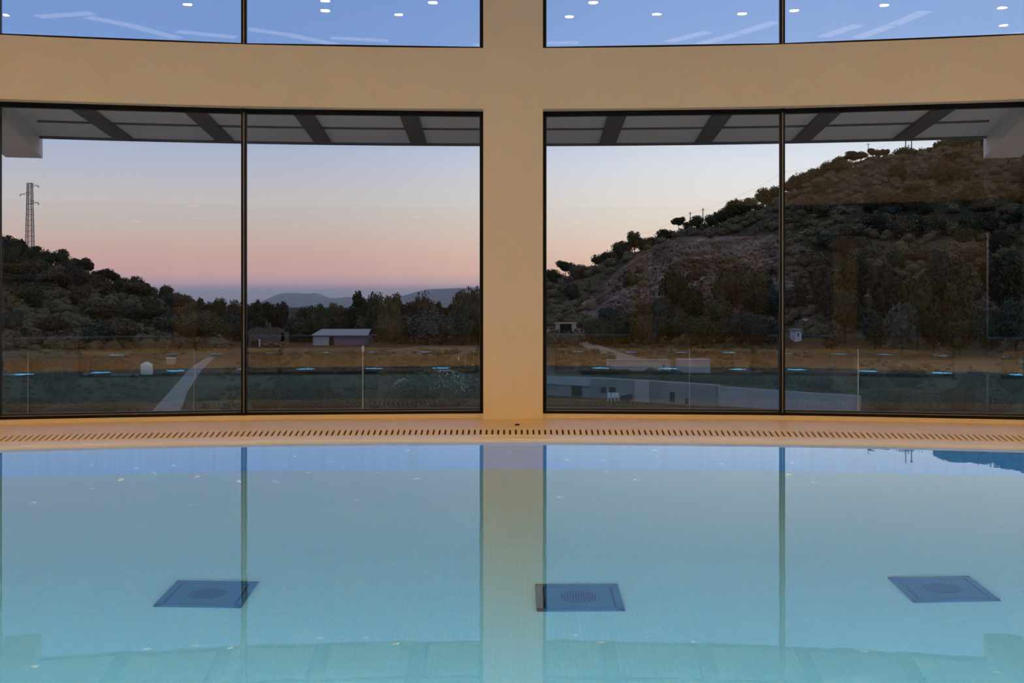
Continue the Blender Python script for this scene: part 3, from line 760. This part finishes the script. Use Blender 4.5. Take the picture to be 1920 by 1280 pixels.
wire(at(1180, 446, 445), poles[0][1], .8, 'thin power line sagging left from the first ridge pole')
wire(poles[0][1], poles[1][1], .3, 'short power line between the first two ridge poles')
wire(poles[1][1], poles[2][1], 1.2, 'power line climbing from the rock face to the pole by the mullion')
wire(poles[2][1], poles[4][1], 2.0, 'power line climbing from the mullion pole to the hilltop pair')

def thing_at(name, px, ybase, lab, cat, group=None, d=None):
    p = hit(px, ybase) if d is None else stand(px, d)
    r = empty(name, p); tag(r, lab, cat, group); return r, p.y/F
def facing(o):        # local x along the view-plane
    return o
# shed
r, s = thing_at('shed', 637, 647, 'low blue-grey shed with a pale metal roof in front of the tree belt', 'shed')
w_ = 50*s
MB().box(-w_, w_, 0, 5, 0, 18*s).build('wall', shedw, r)
MB().add([(-w_-.3, -.5, 18*s), (w_+.4, -.5, 18*s), (w_+.4, 5.4, 28*s), (-w_+1.0, 5.4, 28*s), (-w_-.3, -.5, 18*s+.15), (w_+.4, -.5, 18*s+.15), (w_+.4, 5.4, 28*s+.15), (-w_+1.0, 5.4, 28*s+.15)], [(0, 3, 2, 1), (4, 5, 6, 7), (0, 1, 5, 4), (1, 2, 6, 5), (2, 3, 7, 6), (3, 0, 4, 7)]).build('roof', shedr, r)
MB().box(-20*s, -11*s, -.06, 0, 0, 16*s).build('door', holem, r)
MB().box(-w_, -20*s, -.05, 0, 0, 16*s).build('pale_panel', concl, r)
# ruin
r, s = thing_at('stone_ruin', 500, 650, 'roofless reddish stone ruin with rubble, left of the shed', 'ruin')
m = MB(); xs = [-40, -30, -15, -5, 8, 20, 32]; hs = [24, 34, 36, 33, 36, 36, 30]
for i in range(len(xs)-1):
    m.add([(xs[i]*s, 0, 0), (xs[i+1]*s, 0, 0), (xs[i+1]*s, 0, hs[i+1]*s), (xs[i]*s, 0, hs[i]*s), (xs[i]*s, .7, 0), (xs[i+1]*s, .7, 0), (xs[i+1]*s, .7, hs[i+1]*s), (xs[i]*s, .7, hs[i]*s)], [(0, 1, 2, 3), (7, 6, 5, 4), (3, 2, 6, 7), (0, 3, 7, 4), (1, 5, 6, 2)])
m.box(-40*s, -39*s+.5, 0, 6, 0, 24*s); m.box(32*s-.6, 32*s, 0, 6, 0, 26*s); m.build('wall', stonem, r)
MB().box(-30*s, -12*s, -.05, .02, 0, 11*s).build('doorway', holem, r)
MB().tube((-13*s, -.2, 0), (-13*s, -.2, 15*s), .16).build('post', white_p, r)
m = MB(); rn = random.Random(3)
for _ in range(70):
    q = rn.uniform(.2, .55); blob(m, (rn.gauss(14, 10)*s, -1.4+rn.uniform(-1, .6), rn.uniform(0, .9)), (q, q, q*.8), rn)
tag(m.build('rubble', stonem, r), None, None, kind='stuff')
# tank and box
r, s = thing_at('water_tank', 275, 702, 'white plastic water tank with a domed top standing in the field', 'tank')
MB().lathe([(.0, 0), (.78, 0), (.80, .05), (.80, 1.25), (.74, 1.42), (.4, 1.6), (.2, 1.66), (0, 1.66)], 24).build('body', white_p, r, smooth=True)
MB().lathe([(.0, 1.62), (.24, 1.62), (.24, 1.74), (0, 1.76)], 16).build('lid', white_p, r)
r, s = thing_at('utility_box', 319, 683, 'small cream box hut beside the concrete track, behind the white tank', 'box')
MB().box(-7*s, 7*s, 0, 1.1, 0, 11*s).build('body', mat('cream_box', (.40, .37, .31, 1), .8), r, bevel=.04); MB().box(-7.6*s, 7.6*s, -.1, 1.2, 11*s, 12.4*s).build('lid', white_p, r)
# low boundary wall in the field
r, s = thing_at('boundary_wall', 130, 704, 'low broken concrete kerb line across the field at the left', 'kerb')
m = MB()
for a, b_ in ((-130, -90), (-44, -20), (22, 48), (78, 130)): m.box(a*s, b_*s, 0, .3, -.1, 3.2*s)
m.build('kerb_blocks', concm, r)
r, s = thing_at('post', 171, 700, 'dark square post standing in the field at the left', 'post'); MB().box(-2.6*s, 2.6*s, 0, .3, 0, 27*s).build('shaft', holem, r)
r, s = thing_at('marker_stake', 860, 684, 'short white marker stake in the field near the central column', 'stake'); MB().tube((0, 0, 0), (0, 0, 15*s), .09).build('shaft', white_p, r)
r, s = thing_at('farm_machine', 818, 645, 'small reddish farm machine parked at the edge of the trees', 'machine')
MB().box(-8*s, 8*s, 0, 1.6, .45, 1.15).build('body', redm, r, bevel=.1); MB().box(-6*s, 0, .2, 1.4, 1.15, 1.75).build('cab', redm, r, bevel=.08)
for x in (-5, 5): MB().tube((x*s, -.15, .45), (x*s, .12, .45), .45, .45, 14).build('wheel', rubber, r)
m = MB(); m.tube((6*s, .8, 1.0), (30*s, 4, 1.9), .2, .16, 6); m.tube((22*s, 3, 1.6), (36*s, 4, 1.4), .2, .2, 6); m.build('boom', redm, r)
r, s = thing_at('tree', 115, 746, '', ''); bpy.data.objects.remove(r)
plant('tree', 'bush', hit(117, 744), 3.3, 4.0, leafs, 'small grey-green round tree standing alone in the field at the left', 'tree')
for px, yb, w_, h, lab in [(762, 768, 62, 60, 'pale flowering bush left of the larger one, behind the balustrade'), (836, 770, 92, 78, 'large pale flowering bush behind the balustrade left of the column')]:
    p = hit(px, yb); s = p.y/F
    root = plant('flowering_bush', 'bush', p, w_*s/.9, h*s, leafs, lab, 'bush')
    m = MB(); rn = random.Random(px)
    for _ in range(420):
        dv = Vector((rn.gauss(0, 1), rn.gauss(0, 1), abs(rn.gauss(0, 1))+.2)).normalized()
        q = Vector((dv.x*w_*s*.52, dv.y*w_*s*.52, h*s*(.42+dv.z*.56)))
        leaf_cloud(m, q, (.07, .07, .07), 4, .058, rn)
    m.build('blossom', flowm, root)
L9 = 'grey-green shrub in the rough ground just beyond the terrace balustrade'; G9 = 'shrubs beyond the balustrade'
for px, yb, w_, h in [(500, 772, 60, 44), (560, 774, 70, 50), (620, 776, 60, 44), (660, 770, 40, 36), (540, 745, 46, 40), (600, 742, 44, 36), (1660, 772, 60, 40), (1740, 774, 60, 40), (1800, 770, 50, 46), (1860, 776, 60, 54), (1630, 730, 50, 36), (1700, 725, 56, 40), (1830, 735, 50, 40), (1900, 738, 50, 44), (40, 776, 60, 30), (130, 776, 60, 24), (200, 775, 50, 26)]:
    p = hit(px, yb); s = p.y/F; plant('shrub', 'bush', p, w_*s, h*s, random.choice([leafg, leafs, leafd]), L9, 'shrub', G9)
L11 = 'dark low shrub between the long concrete building and the blocks behind it'; G11 = 'shrubs behind the concrete building'
for px in list(range(1110, 1345, 26))+list(range(1350, 1600, 34)):
    y = interp(px, [(1100, 712), (1337, 728), (1600, 742)]); p = hit(px, y); p.y += 10; p.z = terr(p.x, p.y); s = p.y/F
    plant('shrub', 'bush', p, random.uniform(26, 40)*s, random.uniform(14, 22)*s, random.choice([leafd, leafg]), L11, 'shrub', G11)
L10 = 'dark hedge shrub in the row across the middle of the field'; G10 = 'hedge shrubs across the field'
for px in list(range(465, 690, 24))+list(range(700, 900, 26))+list(range(-10, 250, 40)):
    p = hit(px, 700 if px > 300 else 696); s = p.y/F; plant('shrub', 'bush', p, random.uniform(28, 38)*s, random.uniform(18, 30)*s, random.choice([leafd, leafb, leafd]), L10, 'shrub', G10)

# gateway
r, s = thing_at('gateway', 1070, 634, 'beige gateway with a dark double gate and low side walls, right of the column', 'gateway')
m = MB(); m.box(-28*s, -20*s, 0, .8, 0, 27*s); m.box(2*s, 10*s, 0, .8, 0, 27*s); m.box(-30*s, 11*s, -.1, .9, 27*s, 30*s); m.build('portal', beigem, r)
for a, b_ in ((-20, -9), (-9, 2)): MB().box(a*s+.03, b_*s-.03, .3, .4, 0, 26.5*s).build('gate_leaf', holem, r)
MB().box(-48*s, -28*s, .1, .5, 0, 18*s).build('side_wall', beigem, r); MB().box(10*s, 30*s, .1, .5, 0, 18*s).build('side_wall', beigem, r)
MB().box(-48*s, -28*s, 0, .6, 18*s, 20*s).build('coping', tilem, r); MB().box(10*s, 30*s, 0, .6, 18*s, 20*s).build('coping', tilem, r)
MB().box(18*s, 22*s, .02, .1, 0, 15*s).build('side_door', holem, r)

# long concrete building
def slant(pA, dA, pB, dB):
    def D(px): return 1/(1/dA+(1/dB-1/dA)*(px-pA)/(pB-pA))
    P = lambda px, y: at(px, y, D(px))
    q = P(pB, 600)-P(pA, 600); q.z = 0; q.normalize(); return P, q, Vector((-q.y, q.x, 0))
def wall_poly(P, nrm, top, zb, th):
    m = MB(); n = len(top); V = [P(px, y) for px, y in top]; W = [Vector((v.x, v.y, zb)) for v in V]
    q = V+W+[v+nrm*th for v in V]+[v+nrm*th for v in W]; f = []
    for i in range(n-1): f += [(i, i+1, n+i+1, n+i), (2*n+i+1, 2*n+i, 3*n+i, 3*n+i+1), (i+1, i, 2*n+i, 2*n+i+1)]
    f += [(0, n, 3*n, 2*n), (n-1, 3*n-1, 4*n-1, 2*n-1)]
    return m.add(q, f)
def hole(P, ax, nrm, x0, x1, y0, y1, t0=-.05, t1=.02):
    a_, b_ = P(x0, y0), P(x1, y0); zt = P((x0+x1)/2, y1).z
    return MB().frame_box(a_, ax, nrm, (0, 0, 1), 0, (b_-a_).length, t0, t1, 0, zt-a_.z)
P, ax, nr = slant(1000, 134, 1337, 118)
r = empty('concrete_building', Vector((P(1180, 700).x, P(1180, 700).y, G0)))
tag(r, 'long low grey concrete building with small dark openings below the right window', 'building')
keep(wall_poly(P, nr, [(1000, 706), (1100, 708), (1215, 714), (1337, 722)], G0-.6, 1.2).build('wall', concm), r)
keep(hole(P, ax, nr, 1000, 1108, 717, 706, -.2, 0).build('parapet', concl), r)
keep(hole(P, ax, nr, 1072, 1091, 742, 718).build('garage_door', holem), r)
for a, b_ in ((1127, 1136), (1143, 1154)): keep(hole(P, ax, nr, a, b_, 736, 726).build('window', holem), r)
keep(hole(P, ax, nr, 1256, 1265, 753, 735).build('door', holem), r)
keep(hole(P, ax, nr, 1285, 1290, 757, 747).build('door', holem), r)
keep(hole(P, ax, nr, 1192, 1218, 760, 714, -.14, 0).build('pilaster', concl), r)
P2, ax2, nr2 = slant(1340, 118.5, 1612, 112)
r2 = empty('retaining_wall', Vector((P2(1470, 740).x, P2(1470, 740).y, G0)))
tag(r2, 'grey concrete retaining wall continuing right from the long concrete building', 'wall')
keep(wall_poly(P2, nr2, [(1346, 724), (1455, 732), (1545, 738), (1612, 742)], G0-.6, .5).build('panel', concl), r2)
keep(hole(P2, ax2, nr2, 1338, 1346, 764, 721, -.05, .55).build('pilaster', concm), r2)
for px, lab in [(1143, 'left white garden chair by the concrete building'), (1149, 'middle white garden chair by the concrete building'), (1157, 'right white garden chair by the concrete building')]:
    p = stand(px, 124.3); r = empty('garden_chair', p); tag(r, lab, 'chair', 'white chairs by the concrete building')
    MB().box(-.2, .2, -.2, .2, .40, .45).build('seat', white_p, r); MB().box(-.2, .2, .17, .21, .45, .88).build('backrest', white_p, r)
    for a in (-.18, .18):
        for b_ in (-.18, .18): MB().tube((a, b_, 0), (a, b_, .41), .022).build('leg', white_p, r)
p = stand(1174, 122.8); r = empty('covered_motorbike', p); tag(r, 'dark covered motorbike-like heap by the white chairs', 'motorbike')
m = MB(); rn = random.Random(2); blob(m, (0, 0, .45), (.75, .35, .42), rn); blob(m, (.35, 0, .62), (.35, .28, .34), rn); m.build('cover', holem, r, smooth=True)
# concrete blocks behind
r, s = thing_at('concrete_block', 1199, 701, 'wide flat grey concrete block building behind the long building', 'building')
MB().box(-59*s, 57*s, 0, 2.5, -.3, 24.5*s).build('wall', concl, r); MB().box(-59*s, 58*s, -.1, 2.6, 24.5*s, 26*s).build('roof_slab', concm, r); MB().box(44*s, 47*s, -.05, 0, 12*s, 18*s).build('window', holem, r)
MB().box(-59*s, -40*s, -.05, 0, 4*s, 6*s).build('ledge', white_p, r)
r, s = thing_at('concrete_block', 1302, 699, 'square pale concrete block building right of the wider one', 'building')
MB().box(-30*s, 30*s, 0, 2.5, -.3, 24*s).build('wall', concl, r); MB().box(-30.5*s, 30.5*s, -.1, 2.6, 24*s, 25.2*s).build('roof_slab', concl, r)
# white houses on the right
def house(px, yb, w_, h, lab):
    r, s = thing_at('house', px, yb, lab, 'house')
    if w_ < 40 and r.location.y > 330: pass
    MB().box(-w_/2*s, w_/2*s, 0, 5, -1.5, h*s).build('wall', white_p, r); MB().box(-w_/2*s-.2, w_/2*s+.2, -.2, 5.2, h*s, h*s+.35).build('roof', tilem if w_ > 12 else shedr, r)
    MB().box(-w_*.12*s, w_*.06*s, -.05, 0, h*.45*s, h*.75*s).build('window', holem, r)
HS = [(1523, 616, 18, 19, 'small white house among the dark trees right of the mullion'), (1497, 640, 12, 20, 'narrow white house wall just below and left of the small white house'), (1532, 584, 14, 9, 'white upper house above the small white house'),
      (1836, 575, 26, 13, 'distant white house in the dark grove at the far right'), (1318, 596, 34, 11, 'grey-roofed house half hidden in trees below the rock face')]
for a in HS: house(*a)

# ------------------------------------------------------------------ sky
wd = bpy.data.worlds.new('dusk_sky'); SC.world = wd; wd.use_nodes = True; N = wd.node_tree.nodes; L = wd.node_tree.links
bg = N['Background']; tc = N.new('ShaderNodeTexCoord'); sx = N.new('ShaderNodeSeparateXYZ'); L.new(tc.outputs['Generated'], sx.inputs[0])
def sky_ramp(stops):
    r = N.new('ShaderNodeValToRGB'); r.color_ramp.interpolation = 'LINEAR'; e = r.color_ramp.elements
    while len(e) < len(stops): e.new(.5)
    for el, (p, c) in zip(e, stops): el.position = p; el.color = lin(*c)
    return r
mr = N.new('ShaderNodeMapRange'); mr.inputs['From Min'].default_value = -.05; mr.inputs['From Max'].default_value = .5
L.new(sx.outputs['Z'], mr.inputs['Value'])
E_ = lambda e: (e+.05)/.55  # last stop of each ramp: unseen upper sky brightened to add outdoor light
left = sky_ramp([(0, (70, 72, 92)), (E_(-.012), (120, 124, 158)), (E_(.004), (158, 146, 172)), (E_(.018), (205, 168, 168)), (E_(.034), (212, 176, 168)), (E_(.052), (210, 190, 182)), (E_(.075), (205, 198, 198)), (E_(.10), (190, 196, 212)), (E_(.13), (172, 188, 222)), (E_(.2), (124, 162, 222)), (E_(.27), (114, 152, 216)), (E_(.45), (158, 166, 188))])
right = sky_ramp([(0, (80, 78, 90)), (E_(-.012), (150, 138, 150)), (E_(.004), (205, 176, 170)), (E_(.02), (246, 206, 180)), (E_(.04), (252, 224, 202)), (E_(.06), (250, 234, 218)), (E_(.085), (245, 242, 238)), (E_(.105), (238, 242, 248)), (E_(.13), (222, 232, 248)), (E_(.2), (150, 182, 234)), (E_(.27), (132, 168, 228)), (E_(.45), (168, 174, 192))])
L.new(mr.outputs[0], left.inputs['Fac']); L.new(mr.outputs[0], right.inputs['Fac'])
dv = N.new('ShaderNodeMath'); dv.operation = 'ARCTAN2'; L.new(sx.outputs['X'], dv.inputs[0]); L.new(sx.outputs['Y'], dv.inputs[1])
ma = N.new('ShaderNodeMapRange'); ma.interpolation_type = 'SMOOTHSTEP'; ma.inputs['From Min'].default_value = -.22; ma.inputs['From Max'].default_value = .26
L.new(dv.outputs[0], ma.inputs['Value'])
mx = N.new('ShaderNodeMix'); mx.data_type = 'RGBA'; L.new(ma.outputs[0], mx.inputs['Factor']); L.new(left.outputs[0], mx.inputs['A']); L.new(right.outputs[0], mx.inputs['B'])
L.new(mx.outputs['Result'], bg.inputs['Color']); bg.inputs['Strength'].default_value = 1.0

# ------------------------------------------------------------------ camera and view
cam = bpy.data.cameras.new('camera'); co = bpy.data.objects.new('camera', cam); COL.objects.link(co)
co.location = (0, 0, H); co.rotation_euler = (PI/2, 0, 0)
cam.sensor_width = 36; cam.sensor_fit = 'HORIZONTAL'; cam.lens = F/1920*36
cam.shift_x = (960-VX)/1920; cam.shift_y = (VY-640)/1920
cam.clip_start = .05; cam.clip_end = 20000
SC.camera = co
vs_ = SC.view_settings; vs_.view_transform = 'Standard'; vs_.look = 'None'; vs_.exposure = 0; vs_.gamma = 1; vs_.use_curve_mapping = False
cy = SC.cycles
cy.max_bounces = 12; cy.diffuse_bounces = 4; cy.glossy_bounces = 6; cy.transmission_bounces = 8; cy.transparent_max_bounces = 24; cy.volume_bounces = 1
cy.sample_clamp_indirect = 12
